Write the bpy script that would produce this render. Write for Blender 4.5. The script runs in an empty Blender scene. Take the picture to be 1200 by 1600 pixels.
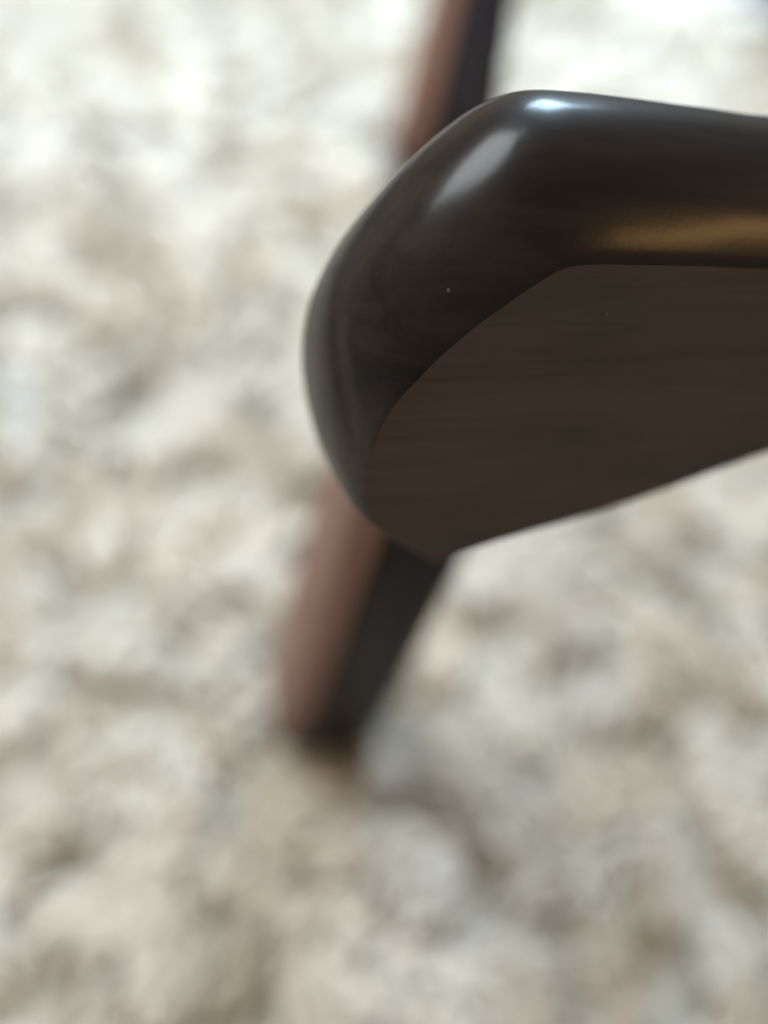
import bpy, bmesh, math, random
import numpy as np
from mathutils import Vector, Matrix, Quaternion

random.seed(7)
rng = np.random.default_rng(7)
S = bpy.context.scene
COL = S.collection
R = math.radians

# ------------------------------------------------------------------ camera
cd = bpy.data.cameras.new('camera')
cd.lens = 27.0
cd.sensor_width = 36.0
cd.clip_start = 0.01
cd.clip_end = 100.0
cd.dof.use_dof = True
cd.dof.focus_distance = 0.131
cd.dof.aperture_fstop = 2.55
cam = bpy.data.objects.new('camera', cd)
COL.objects.link(cam)
cam.location = (0, 0, 0.5)
cam.rotation_euler = (R(30), 0, 0)          # looking 60 degrees below the horizon
S.camera = cam
S.render.resolution_x, S.render.resolution_y = 768, 1024

# ------------------------------------------------------------------ world, lamps, exposure
w = bpy.data.worlds.new('World')
S.world = w
w.use_nodes = True
bg = w.node_tree.nodes['Background']
bg.inputs[0].default_value = (1.0, 0.915, 0.785, 1)
bg.inputs[1].default_value = 0.29

def lamp(name, loc, target, sx, sy, power, col):
    l = bpy.data.lights.new(name, 'AREA')
    l.shape = 'RECTANGLE'
    l.size, l.size_y = sx, sy
    l.energy = power
    l.color = col
    o = bpy.data.objects.new(name, l)
    COL.objects.link(o)
    o.location = loc
    d = Vector(target) - Vector(loc)
    o.rotation_euler = d.to_track_quat('-Z', 'Y').to_euler()
    return o

# the room: a window beyond the chair, two wide fill lamps added at the left, a skylight and a table lamp to the right
lamp('window_or_fill', (0.31, 1.36, 1.03), (-0.30, 0.80, 0.0), 0.42, 0.46, 27, (0.58, 0.81, 1.0))
lamp('window_or_fill', (-1.90, 1.35, 0.70), (-0.1, 0.35, 0.1), 1.8, 1.5, 3, (0.97, 0.98, 1.0))  # unseen wide fill, added to brighten the legs' left sides
lamp('window_or_fill', (-1.90, -0.15, 0.32), (-0.05, 0.14, 0.18), 1.9, 0.55, 3, (1.0, 0.85, 0.70))  # low warm fill added for the legs' leading faces, no real source
lamp('skylight', (-0.60, 0.78, 1.80), (-0.15, 0.5, 0.0), 0.74, 0.78, 32, (0.86, 0.95, 1.0))
lamp('table_lamp', (1.15, -0.25, 0.97), (0.05, 0.1, 0.41), 0.42, 0.020, 2.0, (1.0, 0.56, 0.20))
S.view_settings.view_transform = 'Standard'
S.view_settings.look = 'None'
S.view_settings.exposure = 0.0
S.view_settings.gamma = 1.0

# ------------------------------------------------------------------ helpers
def nodes(name):
    m = bpy.data.materials.new(name)
    m.use_nodes = True
    nt = m.node_tree
    b = nt.nodes['Principled BSDF']
    return m, nt, b

def N(nt, kind, **kw):
    n = nt.nodes.new(kind)
    for k, v in kw.items():
        if k.startswith('i_'):
            n.inputs[k[2:].replace('_', ' ')].default_value = v
        else:
            setattr(n, k, v)
    return n

def ramp(nt, src, stops):
    r = nt.nodes.new('ShaderNodeValToRGB')
    el = r.color_ramp.elements
    while len(el) < len(stops):
        el.new(0.5)
    for e, (p, c) in zip(el, stops):
        e.position = p
        e.color = (*c, 1)
    nt.links.new(src, r.inputs[0])
    return r

def wood_material(name, dark, light, rough, coat, pores=0.7, mottle=None, worn_lit=None):
    m, nt, b = nodes(name)
    L = nt.links.new
    tc = N(nt, 'ShaderNodeTexCoord')
    mp = N(nt, 'ShaderNodeMapping')
    mp.inputs['Scale'].default_value = (5, 55, 55)          # grain runs along local x
    L(tc.outputs['Object'], mp.inputs[0])
    n1 = N(nt, 'ShaderNodeTexNoise', i_Scale=1.6, i_Detail=5.0, i_Roughness=0.55, i_Distortion=0.8)
    L(mp.outputs[0], n1.inputs['Vector'])
    mp2 = N(nt, 'ShaderNodeMapping')
    mp2.inputs['Scale'].default_value = (9, 420, 420)      # fine pores
    L(tc.outputs['Object'], mp2.inputs[0])
    n2 = N(nt, 'ShaderNodeTexNoise', i_Scale=1.7, i_Detail=3.0, i_Roughness=0.6)
    L(mp2.outputs[0], n2.inputs['Vector'])
    c1 = ramp(nt, n1.outputs[0], [(0.30, dark), (0.55, tuple((a + c) / 2 for a, c in zip(dark, light))), (0.75, light)])
    grain = c1.outputs[0]
    if worn_lit:
        wa = N(nt, 'ShaderNodeAttribute', attribute_name='worn_lit')
        d2, l2, r2 = worn_lit
        c1b = ramp(nt, n1.outputs[0], [(0.30, d2), (0.75, l2)])
        wm = N(nt, 'ShaderNodeMix', data_type='RGBA')
        L(wa.outputs['Fac'], wm.inputs[0]); L(grain, wm.inputs[6]); L(c1b.outputs[0], wm.inputs[7])
        grain = wm.outputs[2]
    c2 = ramp(nt, n2.outputs[0], [(0.30, (0.45, 0.45, 0.45)), (0.46, (1, 1, 1))])
    mx = N(nt, 'ShaderNodeMix', data_type='RGBA', blend_type='MULTIPLY')
    mx.inputs[0].default_value = pores
    L(grain, mx.inputs[6])
    L(c2.outputs[0], mx.inputs[7])
    out = mx.outputs[2]
    if mottle:                                             # broad cloudy shifts of hue in the finish
        n5 = N(nt, 'ShaderNodeTexNoise', i_Scale=38.0, i_Detail=2.0, i_Roughness=0.4)
        mp3 = N(nt, 'ShaderNodeMapping')
        mp3.inputs['Scale'].default_value = (0.6, 1.5, 1.5)
        L(tc.outputs['Object'], mp3.inputs[0])
        L(mp3.outputs[0], n5.inputs['Vector'])
        c5 = ramp(nt, n5.outputs[0], [(0.36, mottle[0]), (0.62, mottle[1])])
        m5 = N(nt, 'ShaderNodeMix', data_type='RGBA', blend_type='MULTIPLY')
        m5.inputs[0].default_value = 1.0
        L(out, m5.inputs[6]); L(c5.outputs[0], m5.inputs[7])
        out = m5.outputs[2]
    L(out, b.inputs['Base Color'])
    n3 = N(nt, 'ShaderNodeTexNoise', i_Scale=60.0, i_Detail=4.0)
    L(tc.outputs['Object'], n3.inputs['Vector'])
    rr = N(nt, 'ShaderNodeMapRange')
    rr.inputs['To Min'].default_value = rough - 0.06
    rr.inputs['To Max'].default_value = rough + 0.08
    L(n3.outputs[0], rr.inputs[0])
    b.inputs['Coat Weight'].default_value = coat
    if worn_lit:
        rm = N(nt, 'ShaderNodeMix', data_type='FLOAT')
        rm.inputs[3].default_value = r2
        L(wa.outputs['Fac'], rm.inputs[0]); L(rr.outputs[0], rm.inputs[2]); L(rm.outputs[0], b.inputs['Roughness'])
        cm = N(nt, 'ShaderNodeMapRange')
        cm.inputs['To Min'].default_value = coat
        cm.inputs['To Max'].default_value = 0.0
        L(wa.outputs['Fac'], cm.inputs[0]); L(cm.outputs[0], b.inputs['Coat Weight'])
    else:
        L(rr.outputs[0], b.inputs['Roughness'])
    b.inputs['Coat Roughness'].default_value = 0.21
    b.inputs['Specular IOR Level'].default_value = 0.06
    b.inputs['Coat IOR'].default_value = 1.45
    n4 = N(nt, 'ShaderNodeTexNoise', i_Scale=900.0, i_Detail=3.0)
    L(tc.outputs['Object'], n4.inputs['Vector'])
    mad = N(nt, 'ShaderNodeMath', operation='ADD')
    n2s = N(nt, 'ShaderNodeMath', operation='MULTIPLY')
    n2s.inputs[1].default_value = 0.3
    L(n2.outputs[0], n2s.inputs[0])
    L(n2s.outputs[0], mad.inputs[0])
    L(n4.outputs[0], mad.inputs[1])
    bp = N(nt, 'ShaderNodeBump', i_Strength=0.03, i_Distance=0.0004)
    L(mad.outputs[0], bp.inputs['Height'])
    L(bp.outputs[0], b.inputs['Normal'])
    L(bp.outputs[0], b.inputs['Coat Normal'])
    return m

M_ARM = wood_material('dark_walnut', (0.0085, 0.0058, 0.0046), (0.040, 0.0245, 0.0165), 0.45, 0.40, 0.34,
                      ((1.0, 0.97, 0.95), (0.80, 0.83, 0.83)), ((0.094, 0.078, 0.071), (0.124, 0.104, 0.095), 0.62))
M_LIT_SIDE = wood_material('lit_reddish_wood', (0.23, 0.122, 0.096), (0.35, 0.188, 0.15), 0.4, 0.1)  # lighter colour stands in for light falling on the front legs
M_LEG = wood_material('black_brown_wood', (0.012, 0.008, 0.0075), (0.026, 0.017, 0.0155), 0.28, 0.0)
lb = M_LEG.node_tree.nodes['Principled BSDF']
lb.inputs['IOR'].default_value = 1.10
lb.inputs['Specular IOR Level'].default_value = 0.5
lb.inputs['Specular Tint'].default_value = (1.0, 0.80, 0.72, 1)

M_RAIL = wood_material('matt_dark_wood', (0.010, 0.0075, 0.0075), (0.022, 0.016, 0.016), 0.6, 0.0)
M_RAIL.node_tree.nodes['Principled BSDF'].inputs['IOR'].default_value = 1.15

def link(name, me, mat, parent=None, kind=None, label=None):
    o = bpy.data.objects.new(name, me)
    me.name = name
    COL.objects.link(o)
    me.materials.append(mat)
    if parent:
        o.parent = parent
    if kind:
        o['kind'] = kind
    if label:
        o['label'] = label
    return o

def loft(rings, cap0=True, cap1=True, sharp0=False):
    """closed rings of equal length -> mesh"""
    m = len(rings[0])
    vs = [tuple(p) for r in rings for p in r]
    fs = []
    for k in range(len(rings) - 1):
        for i in range(m):
            j = (i + 1) % m
            fs.append((k * m + i, k * m + j, (k + 1) * m + j, (k + 1) * m + i))
    caps = []
    if cap0:
        caps.append(len(fs)); fs.append(tuple(range(m - 1, -1, -1)))
    if cap1:
        caps.append(len(fs)); fs.append(tuple((len(rings) - 1) * m + i for i in range(m)))
    me = bpy.data.meshes.new('mesh')
    me.from_pydata(vs, [], fs)
    for p in me.polygons:
        p.use_smooth = p.index not in caps
    bm = bmesh.new(); bm.from_mesh(me)
    bmesh.ops.recalc_face_normals(bm, faces=bm.faces)
    bm.to_mesh(me); bm.free()
    return me

# ------------------------------------------------------------------ floor and rug
m_floor, nt, b = nodes('grey_floor')
tc = N(nt, 'ShaderNodeTexCoord')
nz = N(nt, 'ShaderNodeTexNoise', i_Scale=9.0, i_Detail=6.0)
nt.links.new(tc.outputs['Object'], nz.inputs['Vector'])
c = ramp(nt, nz.outputs[0], [(0.3, (0.13, 0.122, 0.118)), (0.7, (0.18, 0.17, 0.163))])
nt.links.new(c.outputs[0], b.inputs['Base Color'])
b.inputs['Roughness'].default_value = 0.8
b.inputs['Specular IOR Level'].default_value = 0.2
me = bpy.data.meshes.new('floor')
me.from_pydata([(-4, -3, -.012), (4, -3, -.012), (4, 4, -.012), (-4, 4, -.012)], [], [(0, 1, 2, 3)])
link('floor', me, m_floor, kind='structure')

# the rug's right edge runs at a slant; everything left of it is pile
EDGE_A, EDGE_D = np.array([0.414, 1.01]), np.array([0.034, -0.083]) / np.hypot(0.034, 0.083)
EDGE_N = np.array([EDGE_D[1], -EDGE_D[0]])           # points to the inside (left)
if EDGE_N[0] > 0: EDGE_N = -EDGE_N
def inside(x, y, m=0.0):
    return (x - EDGE_A[0]) * EDGE_N[0] + (y - EDGE_A[1]) * EDGE_N[1] > m
FEET = [(-0.040, 0.148), (0.026, 0.665), (0.36, 0.19)]
X0, X1, Y0, Y1 = -0.85, 0.85, -0.35, 1.45

m_back, nt, b = nodes('rug_backing')
tc = N(nt, 'ShaderNodeTexCoord')
nz = N(nt, 'ShaderNodeTexNoise', i_Scale=80.0, i_Detail=4.0)
nt.links.new(tc.outputs['Object'], nz.inputs['Vector'])
c = ramp(nt, nz.outputs[0], [(0.3, (0.42, 0.37, 0.30)), (0.7, (0.54, 0.49, 0.41))])
nt.links.new(c.outputs[0], b.inputs['Base Color'])
b.inputs['Roughness'].default_value = 0.95

def edge_x(y):
    t = (y - EDGE_A[1]) / EDGE_D[1]
    return min(X1, EDGE_A[0] + t * EDGE_D[0])
# backing: a real slab 10 mm thick
poly = [(X0, Y0), (edge_x(Y0), Y0)] + ([(X1, Y0 + 1e-3)] if edge_x(Y0) < X1 else []) + [(edge_x(y), y) for y in np.linspace(-0.3, Y1, 24)] + [(X0, Y1)]
pp = []
for p in poly:
    if not pp or (abs(p[0] - pp[-1][0]) + abs(p[1] - pp[-1][1])) > 2e-3: pp.append(p)
rug_me = loft([[(x, y, -0.0115) for x, y in pp], [(x, y, -0.002) for x, y in pp]])
rug = link('rug', rug_me, m_back)
rug['label'] = 'cream beige shaggy rug with long loose pile under the dark wooden chair'
rug['category'] = 'rug'

m_pile, nt, b = nodes('rug_yarn')
at = N(nt, 'ShaderNodeAttribute', attribute_name='tint')
nt.links.new(at.outputs['Color'], b.inputs['Base Color'])
b.inputs['Roughness'].default_value = 0.42
b.inputs['Sheen Weight'].default_value = 0.25
b.inputs['Sheen Roughness'].default_value = 0.4
b.inputs['Subsurface Weight'].default_value = 0.0

def smooth_noise(x, y, s, seed):
    r = np.random.default_rng(seed)
    g = r.random((128, 128))
    u, v = x / s + 50, y / s + 50
    i, j = np.floor(u).astype(int), np.floor(v).astype(int)
    fu, fv = u - i, v - j
    fu, fv = fu * fu * (3 - 2 * fu), fv * fv * (3 - 2 * fv)
    G = lambda a, c: g[a % 128, c % 128]
    return (G(i, j) * (1 - fu) + G(i + 1, j) * fu) * (1 - fv) + (G(i, j + 1) * (1 - fu) + G(i + 1, j + 1) * fu) * fv

def build_pile():
    sp = 0.032                                        # tuft spacing
    gx, gy = np.meshgrid(np.arange(X0, X1, sp), np.arange(Y0, Y1, sp))
    cx = (gx + rng.uniform(-.5, .5, gx.shape) * sp * 1.3).ravel()
    cy = (gy + rng.uniform(-.5, .5, gy.shape) * sp * 1.3).ravel()
    ok = inside(cx, cy, 0.012)
    vis = (np.abs(cx) < 0.33 + 0.33 * np.clip(cy, 0, 9)) & (cy > -0.12) & (cy < 1.25)
    ok &= vis | (rng.random(cx.shape) < 0.9)          # thinner where the camera does not look
    # sparse gaps between tufts
    ok &= smooth_noise(cx, cy, 0.05, 3) > 0.05
    for fx, fy in FEET:                                # the feet press down on the rug
        ok &= np.hypot(cx - fx, cy - fy) > 0.012
    cx, cy = cx[ok], cy[ok]
    nc = len(cx)
    ang = 2 * np.pi * (smooth_noise(cx, cy, 0.12, 4) * 1.3 + smooth_noise(cx, cy, 0.05, 5) * 0.7) + rng.normal(0, .6, nc)
    lean = rng.uniform(0.75, 1.25, nc)
    ln = rng.uniform(0.028, 0.038, nc) * (0.75 + 0.5 * smooth_noise(cx, cy, 0.05, 6))
    warm = smooth_noise(cx, cy, 0.04, 8) * .5 + rng.random(nc) * .5
    val = 0.86 + 0.14 * (smooth_noise(cx, cy, 0.05, 9) * .6 + rng.random(nc) * .4)
    col_a, col_b = np.array([0.885, 0.812, 0.715]), np.array([0.80, 0.69, 0.55])
    ccol = (col_a[None] * (1 - warm[:, None]) + col_b[None] * warm[:, None]) * val[:, None]
    glint = rng.random(nc) < 0.004                      # a few tufts tinted pale, glints painted into their colour
    ccol[glint] = np.array([0.91, 0.885, 0.84])
    K = 34                                             # strands per tuft
    n = nc * K
    idx = np.repeat(np.arange(nc), K)
    rad = np.sqrt(rng.random(n)) * sp * 0.54
    th = rng.random(n) * 2 * np.pi
    bx, by = cx[idx] + rad * np.cos(th), cy[idx] + rad * np.sin(th)
    a = ang[idx] + rng.normal(0, .30, n)
    lnn = ln[idx] * rng.uniform(.75, 1.1, n)
    le = np.clip(lean[idx] + rng.normal(0, .15, n), .05, 1.35)
    rr = rng.uniform(0.0026, 0.0042, n)
    fall = np.stack([np.cos(a), np.sin(a)], -1)
    side = np.stack([-np.sin(a), np.cos(a)], -1)
    wav = rng.normal(0, .12, n)
    SEG, SID = 4, 3
    pts = np.zeros((n, SEG, 3)); dirs = np.zeros((n, SEG, 3))
    p = np.stack([bx, by, np.full(n, -0.003)], -1)
    for s in range(SEG):
        ph = le * (0.25 + 1.35 * s / (SEG - 1))        # bends over towards its tip
        d = np.concatenate([fall * np.sin(ph)[:, None] + side * (wav * np.sin(s * 2.1))[:, None], np.cos(ph)[:, None]], -1)
        d /= np.linalg.norm(d, axis=-1, keepdims=True)
        pts[:, s] = p; dirs[:, s] = d
        p = p + d * (lnn / (SEG - 1))[:, None]
    pts[:, :, 2] = np.maximum(pts[:, :, 2], -0.004)
    sd3 = np.concatenate([side, np.zeros((n, 1))], -1)
    verts = np.zeros((n, SEG, SID, 3))
    taper = [0.9, 1.1, 1.1, 0.15]
    for s in range(SEG):
        up = np.cross(sd3, dirs[:, s])
        for q in range(SID):
            t = 2 * np.pi * q / SID + 0.6
            verts[:, s, q] = pts[:, s] + (sd3 * math.cos(t) + up * math.sin(t)) * (rr * taper[s])[:, None]
    V = verts.reshape(-1, 3)
    quads = []
    for s in range(SEG - 1):
        for q in range(SID):
            q2 = (q + 1) % SID
            quads.append((s * SID + q, s * SID + q2, (s + 1) * SID + q2, (s + 1) * SID + q))
    base = (np.arange(n) * SEG * SID)[:, None, None]
    Q = (np.array(quads)[None] + base).reshape(-1, 4)
    me = bpy.data.meshes.new('pile')
    me.vertices.add(len(V)); me.vertices.foreach_set('co', V.astype(np.float32).ravel())
    me.loops.add(Q.size); me.loops.foreach_set('vertex_index', Q.astype(np.int32).ravel())
    me.polygons.add(len(Q)); me.polygons.foreach_set('loop_start', (np.arange(len(Q)) * 4).astype(np.int32))
    me.polygons.foreach_set('loop_total', np.full(len(Q), 4, np.int32))
    me.polygons.foreach_set('use_smooth', np.ones(len(Q), bool))
    me.update(calc_edges=True)
    at = me.attributes.new('tint', 'FLOAT_COLOR', 'POINT')
    c = ccol[idx] * rng.uniform(.93, 1.05, n)[:, None]
    C = np.concatenate([np.repeat(c, SEG * SID, 0), np.ones((len(V), 1))], -1)
    at.data.foreach_set('color', C.astype(np.float32).ravel())
    print('pile strands', n, 'tris', len(Q) * 2)
    return me
link('pile', build_pile(), m_pile, rug, kind='stuff')

# ------------------------------------------------------------------ the chair
chair = bpy.data.objects.new('wooden_chair', None)
COL.objects.link(chair)
chair.location = (0.2, 0.38, 0.0)
chair['label'] = 'dark brown wooden chair with smooth rounded armrest end and splayed legs on cream rug'
chair['category'] = 'chair'
bpy.context.view_layer.update()
CH_INV = Matrix.Translation(-Vector(chair.location))

def place(o, origin, ex, ez):
    """local x along ex, local z as near ez as possible"""
    ex = Vector(ex).normalized(); ez = Vector(ez)
    ez = (ez - ex * ez.dot(ex)).normalized()
    ey = ez.cross(ex)
    mw = Matrix((ex, ey, ez)).transposed().to_4x4()
    mw.translation = Vector(origin)
    o.matrix_local = CH_INV @ mw

# ---- armrest: outline of its flat outer side (u along the arm, v up), metres
FACE = [(.26, 0), (.18, 0), (.11, 0), (.07, 0),
 (.04, 0), (.0257, .0002), (.015, .0003), (.0073, .0003), (.0018, .0001), (-.0023, -.0006), (-.0059, -.0028), (-.01, -.0058),
 (-.0162, -.0108), (-.0214, -.0158), (-.0253, -.0206), (-.0286, -.0251), (-.0307, -.03), (-.0317, -.0358), (-.0316, -.0422),
 (-.0304, -.0489), (-.0278, -.0526), (-.0226, -.0570), (-.0180, -.0604), (-.0140, -.0630), (-.0100, -.0617), (-.0040, -.0598),
 (.0055, -.0571), (.0166, -.0548), (.035, -.0496), (.0611, -.0409), (.08, -.0365), (.11, -.032), (.16, -.029), (.26, -.028)]
# how far the body swells outward from that outline (du, dv)
SWELL = [(.004, .0214), (.005, .0214), (.006, .0214), (.007, .0214),
 (.0072, .0214), (.0075, .0216), (.0070, .0219), (.0056, .0221), (.0034, .0223), (.0001, .0226), (-.002, .0231), (-.0031, .0226),
 (-.005, .0202), (-.0066, .0165), (-.0074, .0142), (-.0074, .0119), (-.0073, .0091), (-.0069, .005), (-.0056, .0012),
 (-.0034, -.0020), (-.001, -.0035), (.001, -.0045), (.002, -.005), (.002, -.005), (.002, -.005), (.002, -.005),
 (.002, -.005), (.002, -.005), (.002, -.005), (.002, -.005), (.002, -.005), (.002, -.005), (.002, -.005), (.002, -.005)]

def densify(P, k):
    P = np.array(P, float); out = []
    for i in range(len(P) - 1):
        p0, p1, p2, p3 = P[max(i - 1, 0)], P[i], P[i + 1], P[min(i + 2, len(P) - 1)]
        for t in np.arange(k) / k:
            out.append(0.5 * (2 * p1 + (p2 - p0) * t + (2 * p0 - 5 * p1 + 4 * p2 - p3) * t * t + (3 * p1 - p0 - 3 * p2 + p3) * t ** 3))
    out.append(P[-1])
    return np.array(out)

def relax(A, it):
    A = A.copy()
    for _ in range(it):
        A[1:-1] = A[1:-1] * .5 + (A[:-2] + A[2:]) * .25
    return A

N_ = Vector((0.2886783, -0.8904970, 0.3516817))
E1 = Vector((0.95019865, 0.22142282, -0.21930451))
ORG = Vector((0.032, 0.09956478, 0.40968208))

def armrest_mesh():
    k = 6
    fo = relax(densify(FACE, k), 2)
    sw = relax(densify(SWELL, k), 14)
    jit = relax(np.random.default_rng(5).normal(0, 1, fo.shape), 3)
    fo[20:-20] += jit[20:-20] * 0.00005                # the arris is hand-sanded, never quite even
    W, WB = 0.022, 0.022
    rings = []
    def ring(frac, w):
        q = fo + sw * frac
        # local frame: x = arm, z = face normal (towards viewer), y = up along the face
        rings.append([(a, c, -w_) for (a, c), w_ in zip(q, np.broadcast_to(w, len(q)))])
    # the arris is crisp along the top and melts away round the lower front
    fade = np.clip((-fo[:, 1] - .022) / .018, 0, 1) * np.clip((-.005 - fo[:, 0]) / .012, 0, 1)
    p0 = relax(R(24) * (1 - fade) + R(3) * fade, 20)
    for t in np.linspace(0, 1, 16):
        p = p0 + (R(90) - p0) * t
        ring(((np.sin(p) - np.sin(p0)) / (1 - np.sin(p0)))[:, None], W * (1 - np.cos(p) / np.cos(p0)))
    for p in np.linspace(R(90), R(165), 12)[1:]:
        ring(1 - (1 - math.sin(p)) * 0.9, W + WB * (-math.cos(p)))
    me = loft(rings)
    # flat side: lacquer rubbed dull; lower front patch: rug's reflection painted in as lighter colour
    m = len(fo)
    wn = me.attributes.new('worn_lit', 'FLOAT', 'CORNER')
    front = max(me.polygons, key=lambda p: p.normal.z * p.area).index
    vals = np.zeros(len(me.loops))
    fd = relax(fade, 20)
    for p in me.polygons:
        for li in p.loop_indices:
            v = me.loops[li].vertex_index
            vals[li] = 1.0 if p.index == front else fd[v % m] * max(0.0, 1 - (v // m) / 11) ** 1.3
    wn.data.foreach_set('value', vals.astype(np.float32))
    return me
arm = link('armrest', armrest_mesh(), M_ARM, chair)
place(arm, ORG, E1, N_)

# ---- legs: rounded square section, thicker at the top, splayed
def bar_mesh(length, s0, s1, round_=0.28, foot=True, steps=14, m=6, bow=0.0):
    rings = []
    for k in range(steps + 1):
        t = k / steps
        sx = (s0[0] * (1 - t) + s1[0] * t) / 2
        sy = (s0[1] * (1 - t) + s1[1] * t) / 2
        if foot and k == 0:
            sx *= .94; sy *= .94
        x = length * t
        if foot and k == 1: x = length * 0.03
        r = min(sx, sy) * round_ * 2
        ring = []
        for q, (qx, qy) in enumerate(((1, 1), (-1, 1), (-1, -1), (1, -1))):
            for j in range(m):
                a = R(90) * q + R(90) * j / (m - 1)
                ring.append((x, qx * (sx - r) + r * math.cos(a), qy * (sy - r) + r * math.sin(a) + bow * math.sin(math.pi * t)))
        rings.append(ring)
    return loft(rings)

def bar(name, a, b, s0, s1, face, mat=None, **kw):
    a, b = Vector(a), Vector(b)
    o = link(name, bar_mesh((b - a).length, s0, s1, **kw), mat or M_LEG, chair)
    place(o, a, b - a, face)
    return o

# a front leg: a near-black stave; added reddish strip paints the light on its leading side
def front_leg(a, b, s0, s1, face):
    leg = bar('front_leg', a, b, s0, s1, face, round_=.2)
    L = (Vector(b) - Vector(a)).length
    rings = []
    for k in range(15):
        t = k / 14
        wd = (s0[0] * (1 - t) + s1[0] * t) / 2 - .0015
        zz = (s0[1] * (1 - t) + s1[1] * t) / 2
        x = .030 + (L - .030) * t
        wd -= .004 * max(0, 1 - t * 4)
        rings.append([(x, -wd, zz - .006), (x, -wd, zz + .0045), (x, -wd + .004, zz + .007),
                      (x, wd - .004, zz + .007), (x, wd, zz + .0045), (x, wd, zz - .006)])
    link('lit_side_strip', loft(rings), M_LIT_SIDE, leg)
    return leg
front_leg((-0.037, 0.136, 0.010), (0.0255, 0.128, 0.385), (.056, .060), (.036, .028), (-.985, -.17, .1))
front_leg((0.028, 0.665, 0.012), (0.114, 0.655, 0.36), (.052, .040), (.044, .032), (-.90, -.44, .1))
bar('front_rail', (0.0035, 0.118, 0.30), (0.092, 0.65, 0.30), (.022, .020), (.022, .020), (-.25, 0, .97), mat=M_RAIL, foot=False, round_=.12)
bar('rear_leg', (0.36, 0.19, -0.002), (0.275, 0.17, 0.35), (.036, .036), (.034, .032), (.6, -.7, .1))

# ---- specks of dust lying on the wood

def dust_mesh(n=12):
    bm = bmesh.new()
    r = random.Random(23)
    polys = [p for p in arm.data.polygons if p.center.x < .07 and p.center.z > -.03 and p.area < 1e-4]
    me = arm.data
    spots = []
    for _ in range(n):
        if r.random() < .6:
            p = r.choice(polys); spots.append((p.center.copy(), p.normal.copy()))
        else:                                              # on the flat side
            spots.append((Vector((r.uniform(-.02, .06), r.uniform(-.035, -.003), 0)), Vector((0, 0, 1))))
    spots.append((Vector((.0085, -.0085, 0)), Vector((0, 0, 1))))
    for i, (c, nn) in enumerate(spots):
        s_ = r.uniform(.00012, .00028) if i < len(spots) - 1 else .00042
        q = nn.to_track_quat('Z', 'Y') @ Quaternion((0, 0, 1), r.uniform(0, 6.28))
        k = bmesh.ops.create_icosphere(bm, subdivisions=1, radius=1.0)
        for v in k['verts']:
            v.co = q @ Vector((v.co.x * s_ * r.uniform(1, 1.9), v.co.y * s_, v.co.z * s_ * .45)) + c + nn * s_ * .3
    m_ = bpy.data.meshes.new('dust')
    bm.to_mesh(m_); bm.free()
    return m_
m_dust, nt, b = nodes('pale_dust')
nz = N(nt, 'ShaderNodeTexNoise', i_Scale=900.0)
c = ramp(nt, nz.outputs[0], [(0.3, (0.06, 0.05, 0.047)), (0.7, (0.15, 0.13, 0.12))])
nt.links.new(c.outputs[0], b.inputs['Base Color'])
b.inputs['Roughness'].default_value = 0.9
link('dust', dust_mesh(), m_dust, arm, kind='stuff')
